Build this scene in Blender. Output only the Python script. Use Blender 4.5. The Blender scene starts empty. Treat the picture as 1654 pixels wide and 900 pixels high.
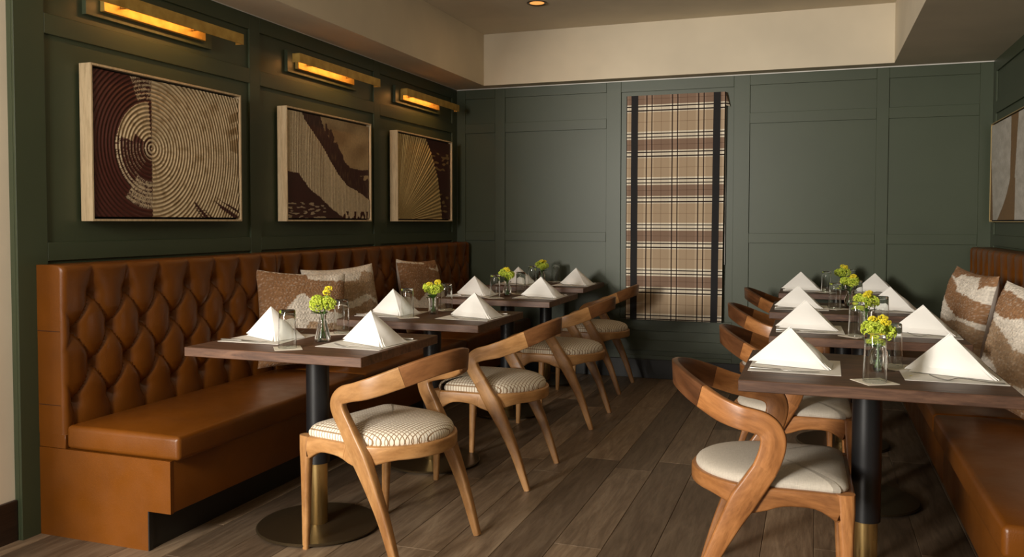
import bpy, bmesh, math, random
from mathutils import Vector, Matrix, noise
random.seed(7)
sc = bpy.context.scene
COL = sc.collection
W, D, H, TH = 3.987, 6.607, 2.329, 2.742        # room width, far wall, soffit height, tray height
# ------------------------------------------------------------------ camera, world, lights, exposure
cam = bpy.data.objects.new('camera', bpy.data.cameras.new('camera'))
COL.objects.link(cam)
cam.data.sensor_width = 36; cam.data.lens = 29.852; cam.data.shift_y = -0.0262
cam.data.clip_start = .02
_R = Vector((0.94210, 0.33532, 0.001377)); _U = Vector((-0.013247, 0.033114, 0.999364)); _F = Vector((-0.335062, 0.941522, -0.035639))
m = Matrix(((_R.x, _U.x, -_F.x), (_R.y, _U.y, -_F.y), (_R.z, _U.z, -_F.z))).to_4x4()
m.translation = Vector((2.8433, 0, 1.2268)); cam.matrix_world = m
sc.camera = cam
wd = bpy.data.worlds.new('world'); sc.world = wd; wd.use_nodes = True
wd.node_tree.nodes['Background'].inputs[0].default_value = (1.0, .80, .58, 1)
wd.node_tree.nodes['Background'].inputs[1].default_value = .025
def area(name, loc, target, sx, sy, power, col, parent=None, spread=180):
    l = bpy.data.lights.new(name, 'AREA'); l.shape = 'RECTANGLE'; l.size = sx; l.size_y = sy
    l.energy = power; l.color = col; l.spread = math.radians(spread)
    o = bpy.data.objects.new(name, l); COL.objects.link(o)
    o.location = loc; o.rotation_euler = (Vector(target) - Vector(loc)).to_track_quat('-Z', 'Y').to_euler()
    if parent: o.parent = parent
    return o
area('assumed_key_light', (.85, -.3, 1.85), (1.3, 4.9, 1.05), .6, .8, 62, (1.0, .93, .84))  # assumed unseen key source, behind the camera to its left; no window built
area('added_rear_light', (-.75, -3.7, 1.8), (2.0, 5.5, 1.25), .9, 1.1, 440, (1.0, .945, .85))  # added second source, evens out the light towards back wall and ceiling
sc.view_settings.view_transform = 'Standard'; sc.view_settings.look = 'None'
sc.view_settings.gamma = 1; sc.view_settings.use_curve_mapping = False
sc.view_settings.exposure = 0.12

# ------------------------------------------------------------------ materials
def mat(name, col=(.5, .5, .5), rough=.5, metal=0, **kw):
    m = bpy.data.materials.new(name); m.use_nodes = True
    b = m.node_tree.nodes['Principled BSDF']
    b.inputs['Base Color'].default_value = (*col, 1); b.inputs['Roughness'].default_value = rough
    b.inputs['Metallic'].default_value = metal
    for k, v in kw.items(): b.inputs[k.replace('_', ' ')].default_value = v
    return m
class NT:
    def __init__(s, m): s.m = m; s.t = m.node_tree; s.b = s.t.nodes['Principled BSDF']
    def n(s, kind, **props):
        nd = s.t.nodes.new('ShaderNode' + kind)
        for k, v in props.items(): setattr(nd, k, v)
        return nd
    def l(s, a, b): s.t.links.new(a, b)
    def coord(s, out='Object', scale=(1, 1, 1), rnd=False):
        c = s.n('TexCoord'); mp = s.n('Mapping'); mp.inputs['Scale'].default_value = scale
        s.l(c.outputs[out], mp.inputs['Vector'])
        if rnd:
            oi = s.n('ObjectInfo'); cx = s.n('CombineXYZ'); mm = s.n('Math', operation='MULTIPLY'); mm.inputs[1].default_value = 37.
            s.l(oi.outputs['Random'], mm.inputs[0])
            for i in range(3): s.l(mm.outputs[0], cx.inputs[i])
            s.l(cx.outputs[0], mp.inputs['Location'])
        return mp.outputs[0]
    def noise(s, vec, scale=5, detail=4, rough=.5, dist=0):
        nd = s.n('TexNoise'); nd.inputs['Scale'].default_value = scale; nd.inputs['Detail'].default_value = detail
        nd.inputs['Roughness'].default_value = rough; nd.inputs['Distortion'].default_value = dist
        s.l(vec, nd.inputs['Vector']); return nd.outputs[0]
    def ramp(s, fac, stops, interp='LINEAR'):
        r = s.n('ValToRGB'); r.color_ramp.interpolation = interp
        e = r.color_ramp.elements
        while len(e) > 1: e.remove(e[-1])
        for i, (p, c) in enumerate(stops):
            el = e[0] if i == 0 else e.new(p)
            el.position = p; el.color = (*c, 1) if len(c) == 3 else c
        s.l(fac, r.inputs[0]); return r.outputs[0]
    def mix(s, fac, a, b, mode='MIX'):
        x = s.n('MixRGB', blend_type=mode)
        for i, v in ((0, fac), (1, a), (2, b)):
            if hasattr(v, 'is_linked'): s.l(v, x.inputs[i])
            elif i == 0: x.inputs[0].default_value = v
            else: x.inputs[i].default_value = (*v, 1)
        return x.outputs[0]
    def color(s, c): s.l(c, s.b.inputs['Base Color'])
    def bump(s, h, strength=.2, dist=.01):
        b = s.n('Bump'); b.inputs['Strength'].default_value = strength; b.inputs['Distance'].default_value = dist
        s.l(h, b.inputs['Height']); s.l(b.outputs[0], s.b.inputs['Normal'])
    def rough(s, r): s.l(r, s.b.inputs['Roughness'])
def paint(name, c, rough, bs=.05):
    m = mat(name, c, rough); t = NT(m); n = t.noise(t.coord(), 2.2, 3)
    t.color(t.ramp(n, [(.3, tuple(x*.93 for x in c)), (.7, tuple(x*1.06 for x in c))]))
    t.bump(t.noise(t.coord(), 220, 2), bs, .002); return m
def wood(name, dark, mid, light, out='UV', sc_=(3, 40, 40), rough=.4, rnd=True, gs=1.):
    m = mat(name, mid, rough); t = NT(m)
    v = t.coord(out, sc_, rnd)
    a = t.noise(v, 1.3*gs, 6, .62, 1.1); b = t.noise(v, 5.5*gs, 5, .7, .3)
    c1 = t.ramp(a, [(.28, dark), (.5, mid), (.72, light)])
    c2 = t.ramp(b, [(.30, (.62, .58, .54)), (.55, (1, 1, 1))])
    c = t.mix(.75, c1, c2, 'MULTIPLY')
    oi = t.n('ObjectInfo'); r = t.ramp(oi.outputs['Random'], [(0, (.84, .82, .80)), (1, (1.12, 1.1, 1.08))])
    t.color(t.mix(1, c, r, 'MULTIPLY')); t.bump(b, .12, .002); return m
def leather(name, c):
    m = mat(name, c, .34, Specular_IOR_Level=.38); t = NT(m); v = t.coord()
    n = t.noise(v, 3, 4, .6)
    t.color(t.ramp(n, [(.3, tuple(x*.82 for x in c)), (.7, tuple(x*1.12 for x in c))]))
    vo = t.n('TexVoronoi'); vo.inputs['Scale'].default_value = 260; t.l(v, vo.inputs['Vector'])
    ad = t.n('Math', operation='ADD'); t.l(vo.outputs['Distance'], ad.inputs[0])
    n2 = t.noise(v, 22, 3); t.l(n2, ad.inputs[1]); t.bump(ad.outputs[0], .12, .002)
    t.rough(t.ramp(t.noise(v, 9, 3), [(.3, (.28,)*3), (.7, (.42,)*3)])); return m
M = {}
M['green'] = paint('green_paint', (.052, .067, .035), .45)
M['wall_white'] = paint('cream_wall_paint', (.80, .71, .57), .7)
M['ceil'] = paint('cream_ceiling_paint', (.72, .63, .48), .8)
M['white_trim'] = mat('white_trim', (.75, .73, .68), .5)
M['black_base'] = mat('black_base', (.012, .011, .010), .45)
M['dark_wood'] = wood('dark_baseboard_wood', (.012, .006, .004), (.028, .014, .008), (.05, .026, .015), 'Object', (10, 1.2, 30), .45)
M['leather'] = leather('cognac_leather', (.155, .047, .004))
M['leather_dark'] = mat('dark_thread', (.05, .015, .004), .6)
M['table'] = wood('walnut_table', (.045, .020, .011), (.105, .050, .028), (.18, .092, .052), 'Object', (3, 26, 26), .5)
M['wal_lit'] = wood('walnut_lit', (.26, .115, .036), (.44, .225, .082), (.60, .34, .145), 'UV', (2.2, 7, 7), .38)  # left chairs: same wood as the right, painted lighter for the light there
M['wal_lit_back'] = wood('walnut_lit_back', (.09, .034, .012), (.18, .075, .026), (.27, .12, .045), 'UV', (2.2, 7, 7), .38)
M['wal'] = wood('warm_walnut', (.16, .060, .018), (.36, .150, .048), (.54, .25, .09), 'UV', (2.2, 9, 9), .34)
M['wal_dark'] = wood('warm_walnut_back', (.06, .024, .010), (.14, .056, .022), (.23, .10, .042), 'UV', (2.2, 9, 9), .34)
M['plank'] = wood('oak_floor', (.130, .090, .058), (.22, .160, .108), (.31, .238, .165), 'Object', (16, 1.6, 16), .45, gs=1.1)
t = NT(M['plank']); oi = t.n('ObjectInfo'); src = t.b.inputs['Base Color'].links[0].from_socket
t.color(t.mix(1, src, t.ramp(oi.outputs['Random'], [(0, (.68, .66, .64)), (.4, (.95, .93, .90)), (.75, (1.12, 1.10, 1.06)), (1, (1.32, 1.28, 1.22))]), 'MULTIPLY'))
M['black_metal'] = mat('black_powder_coat', (.008, .008, .009), .38)
M['brass'] = mat('brushed_brass', (.80, .57, .24), .36, 1.0)
t = NT(M['brass']); t.rough(t.ramp(t.noise(t.coord('Object', (40, 40, 3)), 3, 4), [(.3, (.26,)*3), (.7, (.42,)*3)]))
M['brass_aged'] = mat('aged_brass', (.50, .33, .10), .5, .55)
t = NT(M['brass_aged']); t.color(t.ramp(t.noise(t.coord(), 14, 4), [(.3, (.42, .25, .05)), (.7, (.66, .44, .12))]))
M['bronze'] = mat('dark_bronze', (.085, .06, .032), .36, .7)
M['chrome'] = mat('stainless_steel', (.42, .40, .37), .34, 1.0)
M['napkin'] = mat('white_linen', (.88, .86, .82), .85); t = NT(M['napkin']); t.bump(t.noise(t.coord(), 420, 2), .25, .001)
t.b.inputs['Sheen Weight'].default_value = .2
M['paper'] = mat('white_card', (.80, .77, .71), .75)
M['coaster'] = mat('cream_card', (.78, .72, .60), .8)
M['glass'] = mat('clear_glass', (.97, .99, .98), .0, 0, Transmission_Weight=1.0, IOR=1.47)
M['water'] = mat('water', (.93, .97, .93), .0, 0, Transmission_Weight=1.0, IOR=1.33)
M['lime'] = mat('lime_florets', (.36, .48, .035), .6); t = NT(M['lime']); t.color(t.ramp(t.noise(t.coord(), 90, 2), [(.35, (.34, .46, .02)), (.65, (.70, .78, .10))]))
M['yellow'] = mat('yellow_florets', (.85, .58, .02), .6); t = NT(M['yellow']); t.color(t.ramp(t.noise(t.coord(), 120, 2), [(.35, (.70, .56, .01)), (.65, (.98, .86, .06))]))
M['leaf'] = mat('green_leaf', (.06, .15, .02), .5)
M['stem'] = mat('green_stem', (.14, .26, .05), .5)
M['frame_wood'] = wood('pale_maple_frame', (.62, .47, .28), (.72, .57, .36), (.80, .66, .44), 'Object', (20, 20, 2), .5)
M['frame_gold'] = mat('thin_gilt_frame', (.55, .40, .18), .4, .5)
M['black_gap'] = mat('black_liner', (.006, .005, .005), .8)
M['ribbon'] = mat('black_ribbon', (.012, .011, .012), .85)
M['pillow_back'] = mat('pale_pillow_back', (.62, .54, .46), .9)
def attr_mat(name, rough=.8, bump=None):
    m = mat(name, rough=rough); t = NT(m)
    a = t.n('VertexColor'); a.layer_name = 'Col'
    n = t.noise(t.coord(), 60, 4, .6)
    t.color(t.mix(1, a.outputs[0], t.ramp(n, [(.25, (.80,)*3), (.75, (1.12,)*3)]), 'MULTIPLY'))
    if bump:
        vo = t.n('TexVoronoi'); vo.inputs['Scale'].default_value = bump; t.l(t.coord('Object', (1, 1, 1.5)), vo.inputs['Vector'])
        t.bump(vo.outputs['Distance'], .55, .004)
    return m
M['knit'] = attr_mat('chunky_knit', .95, 95)
M['canvas'] = attr_mat('painted_relief', .5)
def grid_fabric():
    m = mat('cream_grid_weave', (.8, .72, .6), .9); t = NT(m)
    s = t.n('SeparateXYZ'); t.l(t.coord('Object'), s.inputs[0])
    zz = t.n('Math', operation='MULTIPLY'); t.l(s.outputs[2], zz.inputs[0]); zz.inputs[1].default_value = .0
    outs = []
    for i in (0, 1):
        a = t.n('Math', operation='ADD'); t.l(s.outputs[i], a.inputs[0]); t.l(zz.outputs[0], a.inputs[1])
        a2 = t.n('Math', operation='ADD'); t.l(a.outputs[0], a2.inputs[0]); a2.inputs[1].default_value = 5
        mo = t.n('Math', operation='MODULO'); t.l(a2.outputs[0], mo.inputs[0]); mo.inputs[1].default_value = .0135
        dv = t.n('Math', operation='DIVIDE'); t.l(mo.outputs[0], dv.inputs[0]); dv.inputs[1].default_value = .0135
        outs.append(t.ramp(dv.outputs[0], [(0, (.34, .22, .13)), (.10, (.34, .22, .13)), (.2, (1, 1, 1)), (.94, (1, 1, 1)), (1, (.34, .22, .13))]))
    c = t.mix(1, outs[0], outs[1], 'DARKEN'); t.color(t.mix(1, (.88, .80, .66), c, 'MULTIPLY'))
    t.bump(c, .5, .003); return m
M['grid'] = grid_fabric()
M['linen'] = mat('oatmeal_linen', (.55, .49, .41), .92); t = NT(M['linen'])
t.color(t.mix(.5, t.ramp(t.noise(t.coord('Object', (1, 14, 1)), 60, 3), [(.3, (.46, .41, .34)), (.7, (.64, .58, .49))]), t.ramp(t.noise(t.coord('Object', (14, 1, 1)), 60, 3), [(.3, (.46, .41, .34)), (.7, (.64, .58, .49))])))
t.bump(t.noise(t.coord(), 300, 2), .3, .001)
def plaid():
    m = mat('plaid_wool', rough=.9); t = NT(m)
    s = t.n('SeparateXYZ'); t.l(t.coord('Object'), s.inputs[0])
    def per(o, off, p):
        a = t.n('Math', operation='ADD'); t.l(o, a.inputs[0]); a.inputs[1].default_value = off
        mo = t.n('Math', operation='MODULO'); t.l(a.outputs[0], mo.inputs[0]); mo.inputs[1].default_value = p
        dv = t.n('Math', operation='DIVIDE'); t.l(mo.outputs[0], dv.inputs[0]); dv.inputs[1].default_value = p
        return dv.outputs[0]
    # object z = 0 at the blind's top, falling; x = 0 at its left edge
    br, tn, cr, dk = (.31, .205, .145), (.55, .42, .285), (.90, .82, .66), (.05, .032, .026)
    zf = per(s.outputs[2], 7.04 - .018, .352)
    hz = t.ramp(zf, [(0, cr), (.02, dk), (.045, cr), (.10, dk), (.125, cr), (.16, tn), (.36, (.30, .20, .12)), (.37, tn), (.58, cr), (.60, dk), (.63, cr), (.69, dk), (.715, cr), (.745, br), (.865, (.17, .095, .06)), (.875, br), (.985, cr)], 'CONSTANT')
    xf = per(s.outputs[0], 1.97 - .147, .197)
    vt = t.ramp(xf, [(0, (1, 1, 1)), (.0, (1.0, 1.0, 1.0)), (.03, (.10, .07, .06)), (.075, (1, .98, .95)), (.235, (.10, .07, .06)), (.28, (1, 1, 1)), (.33, (.80, .77, .74)), (.62, (.45, .38, .33)), (.635, (.80, .77, .74)), (.95, (1, 1, 1))], 'CONSTANT')
    c = t.mix(1, hz, vt, 'MULTIPLY')
    t.color(c); t.bump(t.noise(t.coord('Object', (1, 1, 6)), 120, 3), .3, .002); return m
M['plaid'] = plaid()
def emis(name, c, s):
    m = mat(name, c, .5); b = m.node_tree.nodes['Principled BSDF']
    b.inputs['Emission Color'].default_value = (*c, 1); b.inputs['Emission Strength'].default_value = s; return m
M['led'] = emis('warm_led_strip', (1.0, .40, .06), 1.6)
M['lamp_glow'] = emis('warm_downlight', (1.0, .42, .10), .9)

# ------------------------------------------------------------------ mesh helpers
class MB:
    def __init__(s): s.v = []; s.f = []; s.uv = []; s.col = None; s.mi = []
    def add(s, vs, fs, uvs=None, mi=0):
        o = len(s.v); s.v += [tuple(p) for p in vs]
        for k, f in enumerate(fs):
            s.f.append(tuple(i + o for i in f)); s.mi.append(mi)
            s.uv.append([uvs[i] for i in f] if uvs else [(s_[0], s_[1] + s_[2]) for s_ in (vs[i] for i in f)])
    def box(s, x0, y0, z0, x1, y1, z1, ch=0.0):
        if ch <= 0:
            vs = [(x, y, z) for x in (x0, x1) for y in (y0, y1) for z in (z0, z1)]
            s.add(vs, [(0, 1, 3, 2), (4, 6, 7, 5), (0, 4, 5, 1), (2, 3, 7, 6), (0, 2, 6, 4), (1, 5, 7, 3)]); return s
        bm = bmesh.new(); bmesh.ops.create_cube(bm, size=1)
        for v in bm.verts: v.co = Vector(((x0+x1)/2 + v.co.x*(x1-x0), (y0+y1)/2 + v.co.y*(y1-y0), (z0+z1)/2 + v.co.z*(z1-z0)))
        bmesh.ops.bevel(bm, geom=bm.edges[:], offset=ch, segments=2 if ch > .003 else 1, affect='EDGES', profile=.5)
        bm.verts.ensure_lookup_table(); s.add([v.co[:] for v in bm.verts], [[v.index for v in f.verts] for f in bm.faces]); bm.free(); return s
    def sweep(s, path, wdir, ws, ts, n=3, rnd=.35, caps=True, closed=False):
        """rounded-rectangle section: w along wdir, t along tangent x wdir"""
        N = len(path); P = [Vector(p) for p in path]; rings = []; L = 0
        c = []
        for q in range(4):
            a0 = q*math.pi/2
            for k in range(n+1):
                a = a0 + k/n*math.pi/2
                sx = 1 if q in (0, 3) else -1; sy = 1 if q in (0, 1) else -1
                c.append((sx*(.5 - rnd/2) + rnd/2*math.cos(a), sy, math.sin(a)))
        uvs = []; vs = []
        for i in range(N):
            if closed: tg = P[(i+1) % N] - P[i-1]
            else: tg = P[min(i+1, N-1)] - P[max(i-1, 0)]
            tg.normalize(); wv = Vector(wdir[i] if isinstance(wdir, list) else wdir)
            wv = (wv - tg*wv.dot(tg)).normalized(); tv = tg.cross(wv)
            w = ws[i] if isinstance(ws, (list, tuple)) else ws; t_ = ts[i] if isinstance(ts, (list, tuple)) else ts
            r = rnd*min(w, t_)
            if i: L += (P[i]-P[i-1]).length
            for k, (a, sy, sn) in enumerate(c):
                q = k//(n+1); ang = q*math.pi/2 + (k % (n+1))/n*math.pi/2
                sx = 1 if q in (0, 3) else -1
                x = sx*(w/2 - r) + r*math.cos(ang); y = sy*(t_/2 - r) + r*math.sin(ang)
                vs.append(P[i] + wv*x + tv*y); uvs.append((L, (x + y*.7 + .3)))
        K = len(c); fs = []
        for i in range(N if closed else N-1):
            j = (i+1) % N
            for k in range(K): fs.append((i*K+k, i*K+(k+1) % K, j*K+(k+1) % K, j*K+k))
        if caps and not closed:
            fs.append(tuple(range(K))[::-1]); fs.append(tuple((N-1)*K + k for k in range(K)))
        s.add([v[:] for v in vs], fs, uvs); return s
    def tube(s, path, r, n=8, closed=False):
        N = len(path); P = [Vector(p) for p in path]; vs = []; uvs = []; up = Vector((0.13, .21, 1)).normalized(); L = 0
        for i in range(N):
            tg = (P[(i+1) % N] - P[i-1]) if closed else (P[min(i+1, N-1)] - P[max(i-1, 0)]); tg.normalize()
            a = tg.cross(up)
            if a.length < .1: a = tg.cross(Vector((1, 0, 0)))
            a.normalize(); b = tg.cross(a); rr = r[i] if isinstance(r, (list, tuple)) else r
            if i: L += (P[i]-P[i-1]).length
            for k in range(n):
                an = 2*math.pi*k/n; vs.append((P[i] + a*rr*math.cos(an) + b*rr*math.sin(an))[:]); uvs.append((L, k/n*.1))
        fs = [(i*n+k, ((i+1) % N)*n+k, ((i+1) % N)*n+(k+1) % n, i*n+(k+1) % n) for i in range(N if closed else N-1) for k in range(n)]
        if not closed: fs += [tuple(range(n)), tuple((N-1)*n+k for k in range(n))[::-1]]
        s.add(vs, fs, uvs); return s
    def lathe(s, prof, n=32, c=(0, 0, 0)):
        vs = []; fs = []; N = len(prof)
        for (r, z) in prof:
            for k in range(n):
                a = 2*math.pi*k/n; vs.append((c[0]+r*math.cos(a), c[1]+r*math.sin(a), c[2]+z))
        for i in range(N-1):
            for k in range(n): fs.append((i*n+k, i*n+(k+1) % n, (i+1)*n+(k+1) % n, (i+1)*n+k))
        if prof[0][0] > 0: fs.append(tuple(range(n))[::-1])
        if prof[-1][0] > 0: fs.append(tuple((N-1)*n+k for k in range(n)))
        s.add(vs, fs); return s
    def grid(s, fn, nu, nv, flip=False, mi=0):
        vs = [fn(i/nu, j/nv) for j in range(nv+1) for i in range(nu+1)]
        fs = []
        for j in range(nv):
            for i in range(nu):
                a = j*(nu+1)+i; q = (a, a+1, a+nu+2, a+nu+1); fs.append(q[::-1] if flip else q)
        s.add(vs, fs, [(v[0], v[1]) for v in vs], mi); return s
    def map(s, fn, flip=False):
        s.v = [fn(*p) for p in s.v]
        if flip: s.f = [f[::-1] for f in s.f]; s.uv = [u[::-1] for u in s.uv]
        return s
    def mesh(s, name, mats, smooth=35, col=None):
        me = bpy.data.meshes.new(name); me.from_pydata(s.v, [], s.f)
        ul = me.uv_layers.new(name='UVMap'); k = 0
        flat = [c for f in s.uv for u in f for c in u]; ul.data.foreach_set('uv', flat)
        for mm in (mats if isinstance(mats, (list, tuple)) else [mats]): me.materials.append(mm)
        me.polygons.foreach_set('material_index', s.mi)
        if col:
            ca = me.color_attributes.new('Col', 'FLOAT_COLOR', 'POINT')
            ca.data.foreach_set('color', [c for q in col for c in (*q, 1.)])
        if smooth:
            me.polygons.foreach_set('use_smooth', [True]*len(me.polygons)); me.set_sharp_from_angle(angle=math.radians(smooth))
        me.update(); return me
    def obj(s, name, mats, parent=None, smooth=35, col=None, **k):
        return link(name, s.mesh(name, mats, smooth, col), parent, **k)
def link(name, data, parent=None, loc=None, rot=None):
    o = bpy.data.objects.new(name, data); COL.objects.link(o)
    if parent: o.parent = parent
    if loc: o.location = loc
    if rot is not None: o.rotation_euler = rot if hasattr(rot, '__len__') else (0, 0, rot)
    return o
def tag(o, label=None, cat=None, group=None, kind=None):
    for k, v in (('label', label), ('category', cat), ('group', group), ('kind', kind)):
        if v: o[k] = v
    return o
def thing(name, label, cat, loc=(0, 0, 0), rot=0, group=None):
    return tag(link(name, None, None, loc, rot), label, cat, group)
def dup(root, loc, rot, label, group=None):
    def cp(o, parent):
        c = o.copy(); COL.objects.link(c)
        if parent: c.parent = parent
        for ch in [x for x in KIDS.get(o.name, [])]: cp(ch, c)
        return c
    c = cp(root, None); c.location = loc; c.rotation_euler = rot if hasattr(rot, '__len__') else (0, 0, rot); c['label'] = label
    if group: c['group'] = group
    return c
KIDS = {}
def index_kids():
    KIDS.clear()
    for o in COL.objects:
        if o.parent: KIDS.setdefault(o.parent.name, []).append(o)
def smoothpath(pts, n=6):
    out = []; P = [Vector(p) for p in pts]
    for i in range(len(P)-1):
        a, b, c, d = P[max(i-1, 0)], P[i], P[i+1], P[min(i+2, len(P)-1)]
        for k in range(n):
            t_ = k/n; out.append(.5*((2*b) + (c-a)*t_ + (2*a-5*b+4*c-d)*t_*t_ + (3*b-a-3*c+d)*t_**3))
    out.append(P[-1]); return out
def lerps(vals, n=6):
    out = []
    for i in range(len(vals)-1):
        for k in range(n): out.append(vals[i] + (vals[i+1]-vals[i])*k/n)
    return out + [vals[-1]]

# ------------------------------------------------------------------ room shell
YN = -1.6
# floor planks
fl = tag(MB().box(-.3, YN, -.06, W+.1, D+.1, -.016).obj('floor', M['black_gap']), kind='structure')
pm = {}
pw = .187; x = 2.296 - pw*13
rows = 0
ends_known = {9: [2.30, 4.62], 10: [2.9, 3.62, 5.2], 11: [3.56, 5.35], 12: [3.2, 4.7], 13: [2.2, 4.9]}
ix = 0
while x < W:
    x1 = x + pw
    y = YN - random.uniform(0, 1.2)
    brk = []
    while y < D:
        y += random.choice([1.05, 1.3, 1.55, 1.9, 2.2]) ; brk.append(y)
    ys = [YN] + [b for b in brk if YN + .2 < b < D - .15] + [D]
    for a, b in zip(ys[:-1], ys[1:]):
        L = round(b-a, 3)
        if L not in pm: pm[L] = MB().box(-pw/2+.0006, -L/2+.0006, -.0155, pw/2-.0006, L/2-.0006, 0, .0016).mesh('plank', M['plank'], 0)
        link('plank', pm[L], fl, ((x+x1)/2, (a+b)/2, 0))
    x = x1; ix += 1
# panelled walls.  fn maps (along, depth-out-of-wall, z) to world
def panel_wall(name, fn, flip, a0, a1, cols, rows_, zt, thick=.10, dep=.012):
    """cols / rows_: intervals of the recessed fields"""
    w = MB().box(a0, -thick, 0, a1, -dep, zt).map(fn, flip).obj(name, M['green'], smooth=0); tag(w, kind='structure')
    def piece(n, b): MB().box(b[0], -dep, b[2], b[1], 0, b[3], .0016).map(fn, flip).obj(n, M['green'], w, smooth=0)
    e = a0
    for c in cols:
        piece('stile', (e, c[0], 0, zt)); e = c[1]
    piece('stile', (e, a1, 0, zt))
    for ci, c in enumerate(cols):
        rr = rows_[ci] if isinstance(rows_[0][0], (list, tuple)) else rows_
        z = 0
        for r in rr:
            piece('rail', (c[0]+.0004, c[1]-.0004, z, r[0])); z = r[1]
        piece('rail', (c[0]+.0004, c[1]-.0004, z, zt))
    return w
ROWS = [(.25, 1.068), (1.1405, 1.9612), (2.04, 2.246)]
wl = panel_wall('wall_left', lambda a, d, z: (d, a, z), False, 2.40, D, [(2.537, 3.82), (3.91, 5.175), (5.262, 6.508)], ROWS, H)
wb = panel_wall('wall_back', lambda a, d, z: (a, D-d, z), False, 0.0, W, [(.075, .341), (.429, 1.283), (1.40, 2.262), (2.378, 3.2505), (3.332, 3.904)],
                [ROWS, ROWS, [(.18, .215), (.30, .372), (.46, 2.24)], ROWS, ROWS], H)
wr = panel_wall('wall_right', lambda a, d, z: (W-d, a, z), True, YN, D, [(-1.3, -.2), (-.1, 1.2), (1.29, 2.5), (2.59, 3.85), (3.94, 5.2), (5.29, 6.53)], ROWS, H)
# plain cream wall beyond the panelling on the left
w2 = tag(MB().box(-.14, .9, 0, -.035, 2.40, TH+.3).obj('wall_left_front', M['wall_white'], smooth=0), kind='structure')
tag(MB().box(-.0348, .9, 0, -.02, 2.3985, .157, .002).obj('baseboard_left', M['dark_wood'], smooth=0), kind='structure')
tag(MB().box(.63, D-.018, 0, 3.36, D-.0002, .149, .002).obj('baseboard_back', M['black_base'], smooth=0), kind='structure')
# ceiling: dropped border round a raised tray
tx0, tx1, ty1 = .297, 3.351, 6.467
ce = tag(MB().box(-.14, YN, TH, W+.1, D+.1, TH+.06).obj('ceiling', M['ceil'], smooth=0), kind='structure')
for b in ((-.034, YN, tx0, D+.1), (tx1, YN, W+.1, D+.1), (tx0, ty1, tx1, D+.1)):
    MB().box(b[0], b[1], H, b[2], b[3], TH-.0005).obj('soffit', M['ceil'], ce, smooth=0)
tag(MB().box(.001, D-.006, H-.007, W-.001, D-.0005, H-.0005).obj('trim_1', M['white_trim'], smooth=0), kind='structure')
tag(MB().box(.0003, 2.41, H-.004, .004, D-.01, H-.0005).obj('trim_2', M['white_trim'], smooth=0), kind='structure')

# ------------------------------------------------------------------ banquettes
PY, RZ = .184, .14
def tuft(y, z):
    a = (y - 2.635)/PY; b = (z - .94)/RZ
    def fr(q): return abs(q - round(q))
    if b > 0:
        d = fr(a); r = math.hypot(d*PY, (b)*RZ) if b < .8 else 9
        cr = math.exp(-(d/.09)); dome = abs(math.sin(math.pi*a))**.7
    elif b < -3:
        d = fr(a+.5); r = math.hypot(d*PY, (b+3)*RZ); cr = math.exp(-(d/.09)); dome = abs(math.sin(math.pi*(a+.5)))**.7
    else:
        p, q = a + b/2, a - b/2
        cr = math.exp(-(min(fr(p), fr(q))/.045)); dome = (abs(math.sin(math.pi*p))*abs(math.sin(math.pi*q)))**.6
        bb = round(b); da = fr(a - (0 if bb % 2 == 0 else .5)); r = math.hypot(da*PY, (b-bb)*RZ)
    bt = math.exp(-(r/.025)**1.15)
    return .050*(.78 + .22*dome) - .012*cr - .043*bt
def backrest(y0, y1, r0, r1, tuft_on=True):
    mb = MB(); zt = 1.056; zb = .40; nz = 92
    prof = [(0, 0), (.03, 0), (.06, .0), (.085, .002)]
    ny = int((y1-y0)/.0078)
    rr = .026
    zs = [zt - rr*(1-math.cos(k/5*math.pi/2)) for k in range(6)]
    ins = [rr*(1-math.sin(k/5*math.pi/2)) for k in range(6)]
    zs += [zt - rr - (zt-rr-zb)*(k/nz) for k in range(1, nz+1)]; ins += [0]*nz
    cols = []
    ys = []
    for r, e, sgn in ((r0, y0, 1),):
        ys += [e + r*(1-math.cos(k/5*math.pi/2)) for k in range(5)]
    n_mid = ny
    ys += [y0 + r0 + (y1-r1-y0-r0)*k/n_mid for k in range(n_mid+1)]
    ys += [y1 - r1*(1-math.cos(k/5*math.pi/2)) for k in range(4, -1, -1)]
    vs = []
    for y in ys:
        e = 0
        if y < y0 + r0: dd = r0 - (y-y0); e = r0 - math.sqrt(max(0, r0*r0-dd*dd))
        if y > y1 - r1: dd = r1 - (y1-y); e = r1 - math.sqrt(max(0, r1*r1-dd*dd))
        # ends keep full depth: fade the tufting close to the outside edge
        ed = min(1, (y-y0)/.07) if r0 > .015 else 1
        if r1 > .015: ed = min(ed, (y1-y)/.07)
        ed = max(0, ed)
        vs.append((0, y, zt - .0)); vs.append((.05, y, zt))
        for z, i_ in zip(zs, ins):
            h = tuft(y, z); flat = .046
            h = h*ed + flat*(1-ed)
            topf = min(1, (zt-z)/.05)
            h = flat + (h-flat)*(.35 + .65*topf)
            vs.append((max(.02, .088 + h - i_ - e), y, z))
        vs.append((0, y, zb))
    K = len(zs)+3; fs = []
    for i in range(len(ys)-1):
        for k in range(K-1): fs.append((i*K+k, i*K+k+1, (i+1)*K+k+1, (i+1)*K+k))
        fs.append((i*K+K-1, i*K, (i+1)*K, (i+1)*K+K-1))
    fs.append(tuple(range(K))[::-1]); N = len(ys)-1; fs.append(tuple(N*K+k for k in range(K)))
    mb.add(vs, fs); return mb
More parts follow.
